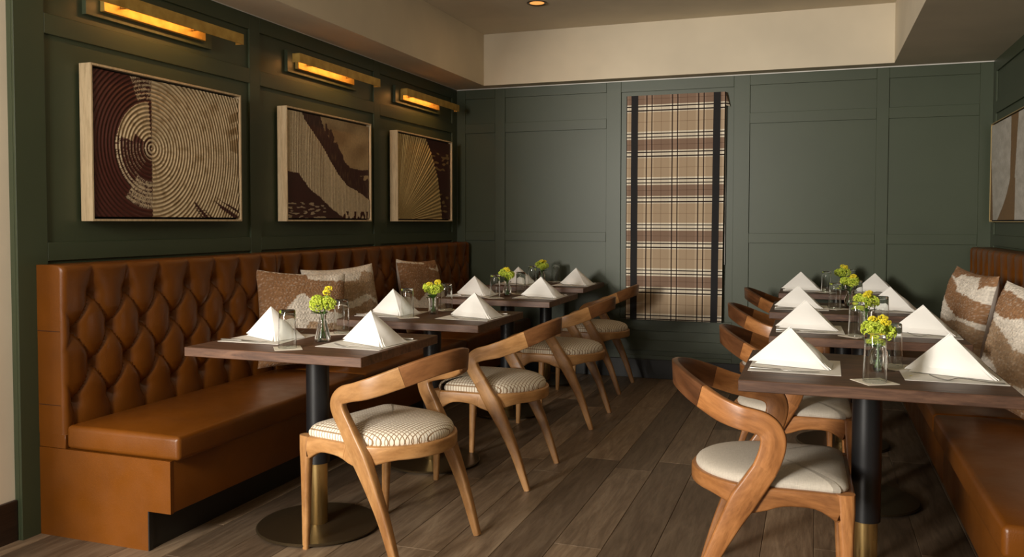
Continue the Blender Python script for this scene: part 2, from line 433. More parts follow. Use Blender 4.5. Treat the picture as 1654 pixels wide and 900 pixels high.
def cushion_box(x0, x1, y0, y1, z0, z1, r=.018, bulge=.012):
    mb = MB(); bm = bmesh.new(); bmesh.ops.create_cube(bm, size=1)
    for v in bm.verts: v.co = Vector(((x0+x1)/2 + v.co.x*(x1-x0), (y0+y1)/2 + v.co.y*(y1-y0), (z0+z1)/2 + v.co.z*(z1-z0)))
    bmesh.ops.bevel(bm, geom=bm.edges[:], offset=r, segments=4, affect='EDGES', profile=.5)
    bmesh.ops.subdivide_edges(bm, edges=[e for e in bm.edges if e.calc_length() > .2], cuts=7, use_grid_fill=True)
    for v in bm.verts:
        p = v.co; u = (p.x-x0)/(x1-x0)*2-1; w = (p.y-y0)/(y1-y0)*2-1
        k = max(0, 1-abs(u)**3)*max(0, 1-abs(w)**10)
        if p.z > z1 - .002: p.z += bulge*k*(.8 + .4*noise.noise(Vector((p.x*4, p.y*4, 0))))
    bm.verts.ensure_lookup_table(); mb.add([v.co[:] for v in bm.verts], [[v.index for v in f.verts] for f in bm.faces]); bm.free(); return mb
def banquette(side, y0, y1, first, last, label):
    fn = (lambda x, y, z: (x+.001, y, z)) if side == 'left' else (lambda x, y, z: (W-.001-x, y, z))
    fp = side == 'right'; g = .0012
    o = thing('banquette', label, 'banquette', fn(.3, (y0+y1)/2, 0), 0, 'tufted leather banquettes on the %s' % side)
    L = o.location
    def put(name, mb, m_, parent=o, sm=40, lab=None):
        mb.map(fn, fp).map(lambda x, y, z: (x-L.x, y-L.y, z-L.z)); q = mb.obj(name, m_, parent, smooth=sm)
        if lab: q['label'] = lab
        return q
    a, b = y0+g, y1-g
    bk = put('backrest', backrest(a, b, .022 if first else .008, .03 if last else .008), M['leather'])
    row = 0
    bmesh_btn = MB().lathe([(0, .004), (.004, .0035), (.007, .001), (.0075, -.003)], 10).mesh('button', M['leather'], 60) if 'btn' not in M else M['btn']
    M['btn'] = bmesh_btn
    for r in range(4):
        z = .94 - r*RZ; k = -3
        while True:
            y = 2.635 + (k + (.5 if r % 2 else 0))*PY; k += 1
            if y < a + .04: continue
            if y > b - .04: break
            p = fn(.088 + tuft(y, z) + .003, y, z)
            link('button', M['btn'], bk, (p[0]-L.x, p[1]-L.y, p[2]-L.z), (0, math.radians(90 if side == 'left' else -90), 0))
    put('seat_cushion', cushion_box(.135, .672, a, b, .347, .438), M['leather'])
    put('seat_base', MB().box(.0, a + (.0165 if first else 0), .150, .632, b, .345, .004), M['leather'])
    put('side_filler', MB().box(.0, a, .346, .133, b, .402, .002), M['leather'])
    put('toe_kick', MB().box(.44, a + (.018 if first else 0), .0, .526, b, .149), M['black_base'], lab='black recessed toe kick')
    if first:
        pp = [(0, 0), (.5265, 0), (.5265, .149), (.632, .149), (.632, .345), (0, .345)]
        e = MB(); e.add([(x, a, z) for x, z in pp] + [(x, a+.016, z) for x, z in pp], [(0, 1, 2, 5), (2, 3, 4, 5), (11, 8, 7, 6), (11, 10, 9, 8)] + [(k, k+6, (k+1) % 6+6, (k+1) % 6) for k in range(6)]); put('end_panel', e, M['leather'], sm=0)
        for z in (.80, .513): put('seam', MB().tube([(.002, a-.0004, z), (.06, a-.0004, z), (.112, a-.0004, z)], .0016, 6), M['leather_dark'])
        put('edge_strip', MB().box(.5268, a, .0, .5315, a+.02, .149), M['black_base'])
    return o
for i, (a, b) in enumerate([(2.48, 3.85), (3.85, 5.21), (5.21, 6.57)]):
    banquette('left', a, b, i == 0, i == 2, ['near section of the left cognac leather banquette, its end panel showing',
              'middle section of the left cognac leather banquette, behind the overlapping pillows', 'far section of the left cognac leather banquette, against the back wall'][i])
    banquette('right', a, b, i == 0, i == 2, ['near section of the right cognac leather banquette, cut by the picture edge',
              'middle section of the right cognac leather banquette, with two knitted pillows', 'far section of the right cognac leather banquette, in the corner by the back wall'][i])

# ------------------------------------------------------------------ tables
def make_table(label):
    t = thing('pedestal_table', label, 'table', (0, 0, 0), 0, 'walnut pedestal tables')
    MB().box(-.38, -.32, .715, .38, .32, .75, .002).obj('tabletop', M['table'], t, smooth=0)
    MB().box(-.2, -.2, .706, .2, .2, .7148, .002).obj('mounting_plate', M['black_metal'], t, smooth=0)
    MB().lathe([(.0455, .262), (.0455, .7055)], 32).obj('column', M['black_metal'], t)
    MB().lathe([(.036, .0175), (.037, .019), (.037, .255), (.039, .2617)], 32).obj('collar', M['brass'], t)
    MB().lathe([(.05, .006), (.236, .006), (.242, .008), (.243, .013), (.238, .017), (.05, .0175), (.0, .0175)], 56).obj('base', M['bronze'], t)
    for k in range(4):
        a = math.pi/4 + k*math.pi/2
        MB().lathe([(.012, 0), (.012, .0058)], 12, (.2*math.cos(a), .2*math.sin(a), 0)).obj('foot', M['black_metal'], t)
    return t
LT = [(.98, 2.92), (1.02, 3.915), (.993, 5.115), (.917, 6.185)]
RT = [(3.012, 2.95), (3.05, 4.005), (3.003, 4.995), (3.003, 6.27)]
tabs = []
TLAB = ['walnut pedestal table nearest the camera on the left, bronze disc base showing', 'second walnut pedestal table from the front on the left side', 'third walnut pedestal table from the front on the left side', 'farthest walnut pedestal table on the left, against the back wall',
        'walnut pedestal table nearest the camera on the right, cut by the picture edge', 'second walnut pedestal table from the front on the right side', 'third walnut pedestal table from the front on the right side', 'farthest walnut pedestal table on the right, by the back wall']
t0 = make_table(TLAB[0]); index_kids()
for i, p in enumerate(LT + RT):
    if i == 0: t0.location = (*p, 0)
    else: dup(t0, (*p, 0), 0, TLAB[i])

# ------------------------------------------------------------------ chairs
def make_chair(kind, label, group):
    ma, md, fab = (M['wal_lit'], M['wal_lit_back'], M['grid']) if kind == 'left' else (M['wal'], M['wal_dark'], M['linen'])
    t = thing('dining_armchair', label, 'chair', group=group)
    R = .245
    def plan(r, n=20, fr=.25, cr=.03):
        p = []
        for k in range(n+1):
            a = math.pi/2 + math.pi*k/n; p.append((r*math.cos(a), r*math.sin(a)))
        for k in range(1, 10): p.append((fr*k/10, -r))
        for k in range(5): a = -math.pi/2 + k/4*math.pi/2; p.append((fr-cr+cr*math.cos(a), -r+cr+cr*math.sin(a)))
        for k in range(1, 14): p.append((fr, -r+cr + (2*r-2*cr)*k/14))
        for k in range(5): a = k/4*math.pi/2; p.append((fr-cr+cr*math.cos(a), r-cr+cr*math.sin(a)))
        for k in range(9, 0, -1): p.append((fr*k/10, r))
        return p
    pl = plan(R-.016, fr=.236)
    ws = []
    for x, y in pl:
        e = max(0, (x-.12)/.1)**2*.045 if x < .225 else 0
        if x >= .225: e = max(0, (abs(y)-.10)/.11)**2*.045
        if -.16 < x < .10 and abs(y) > .14: e = max(e, .034*math.exp(-((x+.045)/.065)**2))
        ws.append(.050 + min(e, .036))
    MB().sweep([(x, y, .433 - w/2) for (x, y), w in zip(pl, ws)], (0, 0, 1), ws, .030, closed=True, rnd=.25).obj('seat_frame', ma, t)
    # upholstered pad: rings from rim to centre
    pc = plan(R-.018, n=24, fr=.232, cr=.045); n = len(pc); vs = []; fs = []
    rings = [(1.0, .432), (1.012, .440), (1.01, .450), (.985, .461), (.93, .471), (.82, .480), (.66, .487), (.45, .491), (.22, .493)]
    for s_, z in rings:
        for x, y in pc: vs.append((x*s_, y*s_, z if kind == 'left' else .432 + (z-.432)*.72))
    for i in range(len(rings)-1):
        for k in range(n): fs.append((i*n+k, i*n+(k+1) % n, (i+1)*n+(k+1) % n, (i+1)*n+k))
    vs.append((0, 0, vs[-1][2]+.001)); c = len(vs)-1; b0 = (len(rings)-1)*n
    for k in range(n): fs.append((b0+k, b0+(k+1) % n, c))
    fs.append(tuple(range(n))[::-1])
    mb = MB(); mb.add(vs, fs); mb.obj('seat', fab, t, smooth=60)
    for s in (1, -1):
        # front leg
        pts = [(.236, s*.223, 0), (.232, s*.224, .15), (.228, s*.226, .30), (.226, s*.227, .38), (.224, s*.228, .433)]
        MB().sweep(smoothpath(pts, 4), (1, 0, 0), lerps([.024, .032, .040, .050, .052], 4), lerps([.022, .028, .034, .036, .036], 4)).obj('leg', ma, t)
        # gusset easing the front leg into the side rail
        # rear leg rises forward through the rail
        side = [(-.226, .236, 0), (-.168, .237, .17), (-.112, .239, .295), (-.066, .241, .385), (-.032, .243, .44), (.002, .245, .495)]
        if kind == 'left':
            side = [(-.226, .236, 0), (-.166, .237, .17), (-.114, .239, .285), (-.062, .241, .385), (-.028, .243, .442), (.003, .245, .494)]
        pts = smoothpath([(x, s*y, z) for x, y, z in side], 5)
        wd_ = []
        for i, p in enumerate(pts):
            tg = (pts[min(i+1, len(pts)-1)] - pts[max(i-1, 0)]).normalized(); wd_.append(Vector((tg.z, 0, -tg.x)))
        MB().sweep(pts, wd_, lerps([.026, .044, .062, .080, .076, .072] if kind != 'left' else [.026, .041, .054, .070, .064, .058], 5), lerps([.024, .031, .037, .041, .037, .033], 5), rnd=.22).obj('leg', ma, t)
        kw = .80 if kind == 'left' else 1.0
        # arm: turns back on itself at the front and runs into the back band
        arm = [(-.004, .245, .486), (.010, .246, .520), (.019, .247, .553), (.021, .248, .582), (.011, .248, .608), (-.010, .248, .625), (-.038, .247, .633), (-.080, .243, .641), (-.135, .222, .657), (-.195, .179, .683)]
        wv = [(.86, 0, -.5), (.93, 0, -.36), (.98, 0, -.17), (.98, 0, .2), (.75, 0, .66), (.40, 0, .92), (.2, 0, .98), (.16, .03*s, 1), (.12, .06*s, 1), (.05, .1*s, 1)]
        if kind == 'left':
            arm = [(-.003, .245, .486), (.018, .246, .517), (.036, .247, .546), (.043, .248, .573), (.033, .248, .597), (.006, .248, .613), (-.034, .247, .624), (-.080, .243, .637), (-.135, .222, .657), (-.195, .179, .683)]
            wv = [(.83, 0, -.56), (.84, 0, -.54), (.92, 0, -.36), (1, 0, .1), (.72, 0, .70), (.36, 0, .93), (.2, 0, .98), (.16, .03*s, 1), (.12, .06*s, 1), (.05, .1*s, 1)]
        pts = smoothpath([(x, s*y, z) for x, y, z in arm], 5)
        wds = [Vector((a, b, c)) for a, b, c in zip(lerps([q[0] for q in wv], 5), lerps([q[1] for q in wv], 5), lerps([q[2] for q in wv], 5))]
        MB().sweep(pts, wds, lerps([.073*kw, .074*kw, .075*kw, .075*kw, .073*kw, .072*(.5+kw/2), .071*(.6+.4*kw), .072, .074, .076], 5), lerps([.033, .032, .030, .029, .027, .026, .025, .024, .023, .023], 5), rnd=.22).obj('arm', ma, t)
    half = smoothpath([(-.195, .179, .683), (-.238, .138, .703), (-.272, .090, .719), (-.293, .042, .728), (-.300, 0, .731)], 5)
    back = [p for p in half] + [Vector((p.x, -p.y, p.z)) for p in half[-2::-1]]
    wds = [Vector((-.06, 0, 1)) for _ in back]
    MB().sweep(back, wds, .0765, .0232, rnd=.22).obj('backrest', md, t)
    return t
LC = [(1.345, 2.865, 180-13), (1.402, 3.865, 180), (1.395, 5.07, 180), (1.33, 6.13, 180)]
RC = [(2.712, 2.86, 1), (2.762, 3.87, 0), (2.70, 4.93, 0), (2.70, 6.13, 0)]
CL = ['cream grid-weave dining armchair nearest the camera on the left, turned slightly', 'second cream grid-weave dining armchair from the front on the left', 'third cream grid-weave dining armchair from the front on the left', 'farthest cream grid-weave dining armchair on the left, by the plaid blind']
CR = ['walnut dining armchair with oatmeal linen seat, nearest the camera on the right', 'second oatmeal linen dining armchair on the right, mostly hidden under the nearest table', 'third walnut dining armchair on the right, only its curved back showing', 'farthest walnut dining armchair on the right, only its dark curved back showing']
cl = make_chair('left', CL[0], 'grid-weave armchairs on the left'); cr_ = make_chair('right', CR[0], 'linen armchairs on the right'); index_kids()
for src, LL, labs in ((cl, LC, CL), (cr_, RC, CR)):
    for i, (x, y, a) in enumerate(LL):
        if i == 0: src.location = (x, y, 0); src.rotation_euler = (0, 0, math.radians(a))
        else: dup(src, (x, y, 0), math.radians(a), labs[i])

# ------------------------------------------------------------------ table settings
ZT = .7502
def napkin_mesh(seed):
    rnd = random.Random(seed); mb = MB()
    j = lambda s=.006: rnd.uniform(-s, s)
    A = Vector((-.005+j(), .045+j(), .124+j(.004))); L = Vector((-.135+j(), .028+j(), .008)); R = Vector((.118+j(), -.035+j(), 0)); B = Vector((.108+j(), .125+j(), 0)); BL = Vector((-.06, .12, 0))
    def face(P, Q, T, n=12, out=.008, lift=.0, rim=0.0):
        nrm = (Q-P).cross(T-P).normalized(); vs = []; idx = {}
        for i in range(n+1):
            for k in range(n+1-i):
                u = k/n; w = i/n; p = P*(1-u-w) + Q*u + T*w
                bl = 27*u*w*(1-u-w); wr = noise.noise(Vector((p.x*14+seed, p.y*14, p.z*14)))
                p = p + nrm*(out*bl + .0035*wr*min(1, bl*2)) + Vector((0, 0, 0))
                if w < .12: p = p + nrm*rim*(1-w/.12)
                p.z = max(p.z, .0005); idx[(i, k)] = len(vs); vs.append(p)
        fs = []
        for i in range(n):
            for k in range(n-i):
                fs.append((idx[(i, k)], idx[(i, k+1)], idx[(i+1, k)]))
                if k < n-i-1: fs.append((idx[(i, k+1)], idx[(i+1, k+1)], idx[(i+1, k)]))
        # thickness
        m_ = len(vs); vs2 = [p - nrm*.0026 for p in vs]
        bd = [idx[(0, k)] for k in range(n+1)] + [idx[(i, n-i)] for i in range(1, n+1)] + [idx[(i, 0)] for i in range(n-1, 0, -1)]
        fs2 = [f[::-1] for f in fs]; fs2 = [tuple(q+m_ for q in f) for f in fs2]
        sk = [(bd[q], bd[q]+m_, bd[(q+1) % len(bd)]+m_, bd[(q+1) % len(bd)]) for q in range(len(bd))]
        sk = [f[::-1] for f in sk]
        mb.add([tuple(p) for p in vs] + [tuple((p.x, p.y, max(p.z, .0003))) for p in vs2], fs + fs2 + sk)
    up = Vector((0, 0, .006))
    face(L, R, A, out=.009, rim=.003)
    face(R, B, A, out=.010, rim=.002)
    face(BL, L, A - Vector((0, .004, .002)), out=-.006)
    face(B, BL, A - Vector((0, .004, .002)), out=-.008)
    # tucked inner layers that show as a second edge along the hem and the slopes
    o = Vector((.004, -.004, 0)); face(Vector((-.116, L.y-.012, 0)), R - Vector((.012, .0, 0)) + o, A - Vector((.006, -.002, .016)), out=.004, rim=.006)
    face(R + Vector((.004, .006, 0)), B + Vector((.012, -.012, 0)), A + Vector((.012, .010, -.014)), out=.006, rim=.004)
    return mb.mesh('napkin', M['napkin'], 50)
NM = [napkin_mesh(k) for k in (1, 5, 9)]
mat_me = MB().box(-.140, -.150, 0, .140, .150, .0010).mesh('placemat', M['paper'], 0)
coa_me = MB().box(-.05, -.05, 0, .05, .05, .0016, .0005).mesh('coaster', M['coaster'], 0)
def tumbler_mesh():
    h = .143
    outer = [(.0335, 0), (.0342, .001), (.0338, .004), (.0325, .05), (.0310, .10), (.0298, h-.004), (.028, h-.0005), (.0, h)]
    inner = [(.0, h-.011), (.025, h-.0115), (.0288, h-.016), (.0298, .10), (.0313, .05), (.0326, .004), (.0330, 0)]
    mb = MB(); prof = inner + outer; n = 36; vs = []; fs = []
    for (r, z) in prof:
        for k in range(n):
            a = 2*math.pi*k/n; vs.append((max(r, .0002)*math.cos(a), max(r, .0002)*math.sin(a), z))
    N = len(prof)
    for i in range(N-1):
        for k in range(n): fs.append((i*n+k, i*n+(k+1) % n, (i+1)*n+(k+1) % n, (i+1)*n+k))
    fs.append(tuple(range(n))[::-1]); fs.append(tuple((N-1)*n+k for k in range(n)))
    mb.add(vs, fs); mb.f = [f[::-1] for f in mb.f] if False else mb.f
    return mb.mesh('tumbler', M['glass'], 40)
TM = tumbler_mesh()
def vase_mesh(kind):
    P = {'flask': [(.031, 0), (.033, .004), (.031, .018), (.0185, .066), (.0135, .085), (.014, .105), (.0165, .110)],
         'cup': [(.022, 0), (.024, .004), (.026, .03), (.028, .06), (.031, .085)],
         'bulb': [(.018, 0), (.024, .004), (.030, .022), (.028, .045), (.018, .068), (.020, .088), (.024, .095)],
         'jar': [(.026, 0), (.029, .004), (.029, .05), (.027, .066), (.022, .074), (.024, .090)]}[kind]
    t_ = .0022; mb = MB(); n = 32
    inn = [(.0002, .007), (P[1][0]-t_-.002, .007)] + [(r-t_, z) for r, z in P[2:]]
    prof = inn + P[::-1] + [(.0002, 0)]; vs = []; fs = []
    for (r, z) in prof:
        for k in range(n): a = 2*math.pi*k/n; vs.append((r*math.cos(a), r*math.sin(a), z))
    for i in range(len(prof)-1):
        for k in range(n): fs.append((i*n+k, i*n+(k+1) % n, (i+1)*n+(k+1) % n, (i+1)*n+k))
    fs.append(tuple(range(n))[::-1]); fs.append(tuple((len(prof)-1)*n+k for k in range(n)))
    mb.add(vs, fs); zt_ = P[-1][1]
    def rad(z):
        for (r0, z0), (r1, z1) in zip(P[:-1], P[1:]):
            if z0 <= z <= z1: return r0 + (r1-r0)*(z-z0)/(z1-z0)
        return P[-1][0]
    wz = .036; w = MB(); zz = [.0074 + (wz-.0074)*k/5 for k in range(6)]
    w.lathe([(max(.004, rad(z)-t_-.0006), z) for z in zz], 28)
    return mb.mesh('glass_body', M['glass'], 40), w.mesh('water', M['water'], 40), zt_
VM = {k: vase_mesh(k) for k in ('flask', 'cup', 'bulb', 'jar')}
def floret_cluster(mb, c, r, n, size, rnd, flat=.7, mi=0):
    for _ in range(n):
        d = Vector((rnd.gauss(0, 1), rnd.gauss(0, 1), rnd.gauss(0, 1)+.35)).normalized()
        rr = r*rnd.uniform(.72, 1.05); p = Vector(c) + Vector((d.x*rr, d.y*rr, d.z*rr*flat))
        a = d.cross(Vector((.3, .2, 1))).normalized(); b = d.cross(a); s_ = size*rnd.uniform(.7, 1.3); th = rnd.uniform(0, 1.6)
        u = a*math.cos(th) + b*math.sin(th); v = b*math.cos(th) - a*math.sin(th)
        pts = [p + d*s_*.5]
        for k in range(8):
            an = k*math.pi/4; q = s_*(1.15 if k % 2 == 0 else .5)
            pts.append(p + u*q*math.cos(an) + v*q*math.sin(an) + d*(.25*s_ if k % 2 == 0 else -.1*s_))
        pts.append(p - d*s_*.8)
        mb.add([q[:] for q in pts], [(0, k, k % 8 + 1) for k in range(1, 9)] + [(9, k % 8 + 1, k) for k in range(1, 9)], mi=mi)
def leaf_mb(mb, base, tip, width, up=(0, 0, 1)):
    b, t_ = Vector(base), Vector(tip); ax = (t_-b); s_ = ax.cross(Vector(up)).normalized(); nrm = s_.cross(ax).normalized(); vs = []; n = 6
    for i in range(n+1):
        u = i/n; w = width*math.sin(math.pi*min(1, u*.95+.05))**.8*(1 if i < n else 0.02); c = b + ax*u - nrm*.25*ax.length*u*u*.5
        vs += [(c - s_*w)[:], (c - nrm*.002)[:], (c + s_*w)[:]]
    fs = []
    for i in range(n):
        for k in range(2): fs.append((i*3+k, i*3+k+1, i*3+k+4, i*3+k+3))
    mb.add(vs, fs)
FLAB = {}
def posy(x, y, vk, zt_, seed, tall, label):
    rnd = random.Random(seed)
    o = thing('flower_posy', label, 'flowers', (x, y, ZT), rnd.uniform(0, 6), 'small flower posies on the tables')
    top = zt_ + .045
    st = []
    nb = 4
    for k in range(nb):
        a = 2*math.pi*k/nb + rnd.uniform(-.4, .4); st.append((.026*math.cos(a), .026*math.sin(a), top + rnd.uniform(-.010, .010)))
    for i, c in enumerate(st):
        mb = MB(); floret_cluster(mb, c, .029, 170, .0046, rnd, .85); mb.obj('bloom', M['lime'], o, smooth=0)
        MB().tube(smoothpath([(-c[0]*.30, -c[1]*.30, .012), (c[0]*.05, c[1]*.05, zt_*.75), (c[0]*.35, c[1]*.35, zt_+.005), c], 4), .0016, 6).obj('stem', M['stem'], o)
    for k in range(2 if tall else 3):
        a = rnd.uniform(0, 6.28); c = (.024*math.cos(a), .024*math.sin(a), top + (.040 if tall else .026) + (.014 if tall else .005)*k)
        mb = MB(); floret_cluster(mb, c, .016, 60, .0038, rnd, .6); mb.obj('yellow_bloom', M['yellow'], o, smooth=0)
        MB().tube(smoothpath([(0, 0, .015), (c[0]*.1, c[1]*.1, zt_*.8), (c[0]*.4, c[1]*.4, top-.02), c], 4), .0013, 6).obj('stem', M['stem'], o)
    for k in range(4):
        a = rnd.uniform(0, 6.28); r0 = .006
        mb = MB(); leaf_mb(mb, (r0*math.cos(a), r0*math.sin(a), zt_), (.045*math.cos(a), .045*math.sin(a), zt_+rnd.uniform(.0, .030)), .017); mb.obj('leaf', M['leaf'], o, smooth=60)
    return o
def fork_mesh():
    mb = MB()
    pts = smoothpath([(.10, 0, .0022), (.06, 0, .003), (.0, 0, .0085), (-.025, 0, .0095), (-.045, 0, .0035), (-.06, 0, .003)], 4)
    n = len(pts); mb.sweep(pts, (0, 1, 0), lerps([.013, .010, .006, .006, .016, .021], 4), lerps([.002, .002, .0024, .0024, .0018, .0014], 4), n=1)
    for k in range(4):
        yy = (k-1.5)*.0058
        mb.sweep([(-.0595, yy, .003), (-.075, yy, .0055), (-.09, yy, .0105), (-.1, yy*.95, .015)], (0, 1, 0), [.0035, .0032, .003, .0018], .0013, n=1)
    return mb.mesh('fork', M['chrome'], 50)
def knife_mesh():
    mb = MB()
    mb.sweep([(.105, 0, .005), (.10, 0, .005), (.02, 0, .0048), (.01, 0, .0045)], (0, 1, 0), [.012, .014, .011, .009], [.006, .007, .006, .005], n=2)
    mb.sweep([(.011, 0, .0042), (-.0, .001, .004), (-.06, .002, .004), (-.09, .0, .004), (-.105, -.004, .004)], (0, 1, 0), [.009, .016, .018, .014, .003], [.003, .0018, .0015, .0014, .001], n=1)
    return mb.mesh('knife', M['chrome'], 50)
FK, KN = fork_mesh(), knife_mesh()
ORD = ['nearest', 'second', 'third', 'farthest']
def where(side, i): return '%s %s table' % (ORD[i], side)
def item(name, me, loc, rot, label, cat, group):
    return tag(link(name, me, None, loc, rot), label, cat, group)
SET = {  # glass A, glass B, vase kind, vase position (absolute)
 ('left', 0): ((.987, 2.705), (.955, 3.145), 'flask', (1.014, 2.905)),
 ('left', 1): ((.945, 3.785), (.985, 4.17), 'cup', (1.003, 3.965)),
 ('left', 2): ((.972, 4.945), (1.03, 5.27), 'bulb', (1.000, 5.09)),
 ('left', 3): ((.855, 6.045), (.925, 6.42), 'jar', (.845, 6.31)),
 ('right', 0): ((3.018, 2.725), (3.088, 3.03), 'jar', (3.040, 2.915)),
 ('right', 1): ((3.015, 3.80), (3.130, 4.12), 'cup', (3.062, 4.01)),
 ('right', 2): ((2.955, 4.965), (3.075, 5.20), 'bulb', (3.035, 5.085)),
 ('right', 3): ((2.925, 6.12), (3.090, 6.43), 'jar', (3.030, 6.28))}
for side, TT in (('left', LT), ('right', RT)):
    for i, (cx, cy) in enumerate(TT):
        rnd = random.Random(31*i + (5 if side == 'left' else 77)); wh = where(side, i)
        wallseat, aisle = ('banquette side', 'aisle side') if side == 'left' else ('aisle side', 'banquette side')
        for s, nm in ((-1, wallseat), (1, aisle)):
            mx = cx + s*.222 + (0 if s < 0 else .012)*(1 if side == 'right' else .3); my = cy + rnd.uniform(-.012, .004)
            rot = rnd.uniform(-.04, .04)
            item('placemat', mat_me, (mx, my, ZT), rot, 'white paper placemat under the napkin on the %s, %s' % (wh, nm), 'placemat', 'white placemats')
            nr = math.radians({('left', -1): -18, ('left', 1): -9, ('right', -1): 0, ('right', 1): -8}[(side, s)] + rnd.uniform(-5, 5))
            item('napkin', NM[(i + (s > 0)) % 3], (mx + (-.012 if s < 0 else .0), my - .03, ZT+.0012), nr, 'white pyramid-folded napkin on the %s, %s' % (wh, nm), 'napkin', 'pyramid-folded white napkins')
            fa = 0 if s > 0 else math.pi
            # the diner faces the table centre: fork to the left hand, knife to the right
            fy = my - .128 if s > 0 else my + .128; ky = my + .128 if s > 0 else my - .128
            item('fork', FK, (mx + (.03 if s > 0 else -.03), fy, ZT+.0016), fa + rnd.uniform(-.06, .06), 'steel fork beside the napkin on the %s, %s' % (wh, nm), 'fork', 'steel forks')
            item('knife', KN, (mx + (.03 if s > 0 else -.03), ky, ZT+.0016), fa + rnd.uniform(-.05, .05), 'steel table knife beside the napkin on the %s, %s' % (wh, nm), 'knife', 'steel knives')
        gA, gB, vk, vp = SET[(side, i)]
        for g, nm in ((gA, 'in front of the vase'), (gB, 'behind the vase')):
            item('coaster', coa_me, (g[0]+rnd.uniform(-.006, .006), g[1]+rnd.uniform(-.006, .006), ZT), math.radians(38 + rnd.uniform(-10, 12)), 'cream card coaster under the glass %s, %s' % (nm, wh), 'coaster', 'cream coasters')
            item('tumbler', TM, (g[0], g[1], ZT+.0018), 0, 'clear upturned tumbler %s on the %s' % (nm, wh), 'glass', 'upturned tumblers')
        gm, wm, zt_ = VM[vk]
        vn = {'flask': 'clear conical flask vase', 'cup': 'small flared glass vase', 'bulb': 'round-bellied glass bud vase', 'jar': 'small straight glass jar vase'}[vk]
        v = thing('bud_vase', '%s in the middle of the %s' % (vn, wh), 'vase', (vp[0], vp[1], ZT+.0003), 0, 'glass bud vases')
        link('glass_body', gm, v); link('water', wm, v)
        posy(vp[0], vp[1], vk, zt_, 11*i + (3 if side == 'left' else 50), side == 'left' and i == 0, 'lime green and yellow flower posy in the vase on the %s' % wh)
mb = MB(); leaf_mb(mb, (0, 0, .001), (.010, .004, .003), .004); o = mb.obj('petal', M['yellow'], loc=(3.125, 2.872, ZT)); tag(o, 'tiny fallen yellow petal on the nearest right table', 'petal')

# ------------------------------------------------------------------ pillows
BR, CRM, TAN = (.37, .195, .092), (.94, .85, .73), (.50, .335, .20)
def poly(pts, u):
    for (a, b), (c, d) in zip(pts[:-1], pts[1:]):
        if a <= u <= c: return b + (d-b)*(u-a)/(c-a)
    return pts[-1][1]
def pillow(loc, yaw, lean, roll, bands, label, size=.255, th=.075, spk=False):
    """bands: list from the top of (polyline lower boundary, colour)"""
    mb = MB(); n = 84; col = []
    for side in (1, -1):
        def fn(p, q):
            u, v = p*2-1, q*2-1
            x = size*u*(1-.07*(1-v*v)); z = size*v*(1-.07*(1-u*u))
            k = max(0, (1-u**4)*(1-v**4)); t_ = th*k**.55*(1-.25*(u*u+v*v)/2)
            if side > 0:
                t_ += .004*k**.3*math.sin(v*size*420)*math.sin(u*size*330 + (round(v*size*420/math.pi) % 2)*1.57)
                t_ += .006*noise.noise(Vector((u*3, v*3, 1+loc[1])))
            else: t_ += .006*noise.noise(Vector((u*3, v*3, 9+loc[1])))*k
            return (x, -side*t_, z)
        for j in range(n+1):
            for i in range(n+1):
                u, v = i/n*2-1, j/n*2-1
                if side < 0: col.append((.64, .56, .49)); continue
                uq = round(u*24)/24; vq = v + .02*noise.noise(Vector((uq*9, v*9, 3.3))) + .03*noise.noise(Vector((uq*22, 0, 1)))
                c = bands[-1][1]
                for pl_, cc in bands:
                    if vq > poly(pl_, uq): c = cc; break
                k = .88 + .3*noise.noise(Vector((u*30, v*30, 5)))
                if c != CRM and noise.noise(Vector((u*26, v*40, 2))) > .30: c = tuple(a*.72+b*.28 for a, b in zip(c, CRM))
                col.append(tuple(a*k for a in c))
        mb.grid(fn, n, n, flip=(side < 0), mi=0 if side > 0 else 1)
    o = mb.obj('throw_pillow', [M['knit'], M['pillow_back']], None, 60, col)
    o.rotation_mode = 'XYZ'
    R_ = Matrix.Rotation(math.radians(yaw), 4, 'Z') @ Matrix.Rotation(math.radians(lean), 4, 'X') @ Matrix.Rotation(math.radians(roll), 4, 'Y')
    o.matrix_world = Matrix.Translation(loc) @ R_
    return tag(o, label, 'pillow', 'brown and cream knitted pillows')
# local front faces -Y; yaw 90 turns it to face +X
b1 = [([(-1, .98), (.05, .98), (.1, .84), (1, .80)], CRM), ([(-1, -.02), (-.6, .08), (-.2, .50), (-.1, .52), (.2, .28), (.5, .12), (1, .05)], BR), ([(-1, -.62), (-.2, -.5), (.0, -.1), (.5, -.15), (1, -.1)], CRM), ([(-1, -.70), (-.5, -.72), (.3, -.8), (1, -.9)], TAN), ([(-1, -.84), (1, -.95)], CRM), ([(-1, -2), (1, -2)], BR)]
b2 = [([(-1, .98), (.45, .98), (.6, .92), (.8, .78), (1, .72)], CRM), ([(-1, .62), (.4, .66), (.55, .86), (1, .86)], CRM), ([(-1, .05), (.0, .15), (.5, .30), (1, .05)], TAN), ([(-1, -.05), (.2, .0), (.6, .16), (1, -.06)], CRM), ([(-1, -2), (1, -2)], TAN)]
b3 = [([(-1, .98), (.1, .96), (.2, .80), (.6, .7), (1, .9)], BR), ([(-1, .9), (.15, .9), (.3, .72), (1, .62)], CRM), ([(-1, .1), (-.6, -.2), (-.1, .1), (.2, .35), (.6, .05), (1, .1)], BR), ([(-1, -.45), (0, -.4), (1, -.35)], CRM), ([(-1, -2), (1, -2)], TAN)]
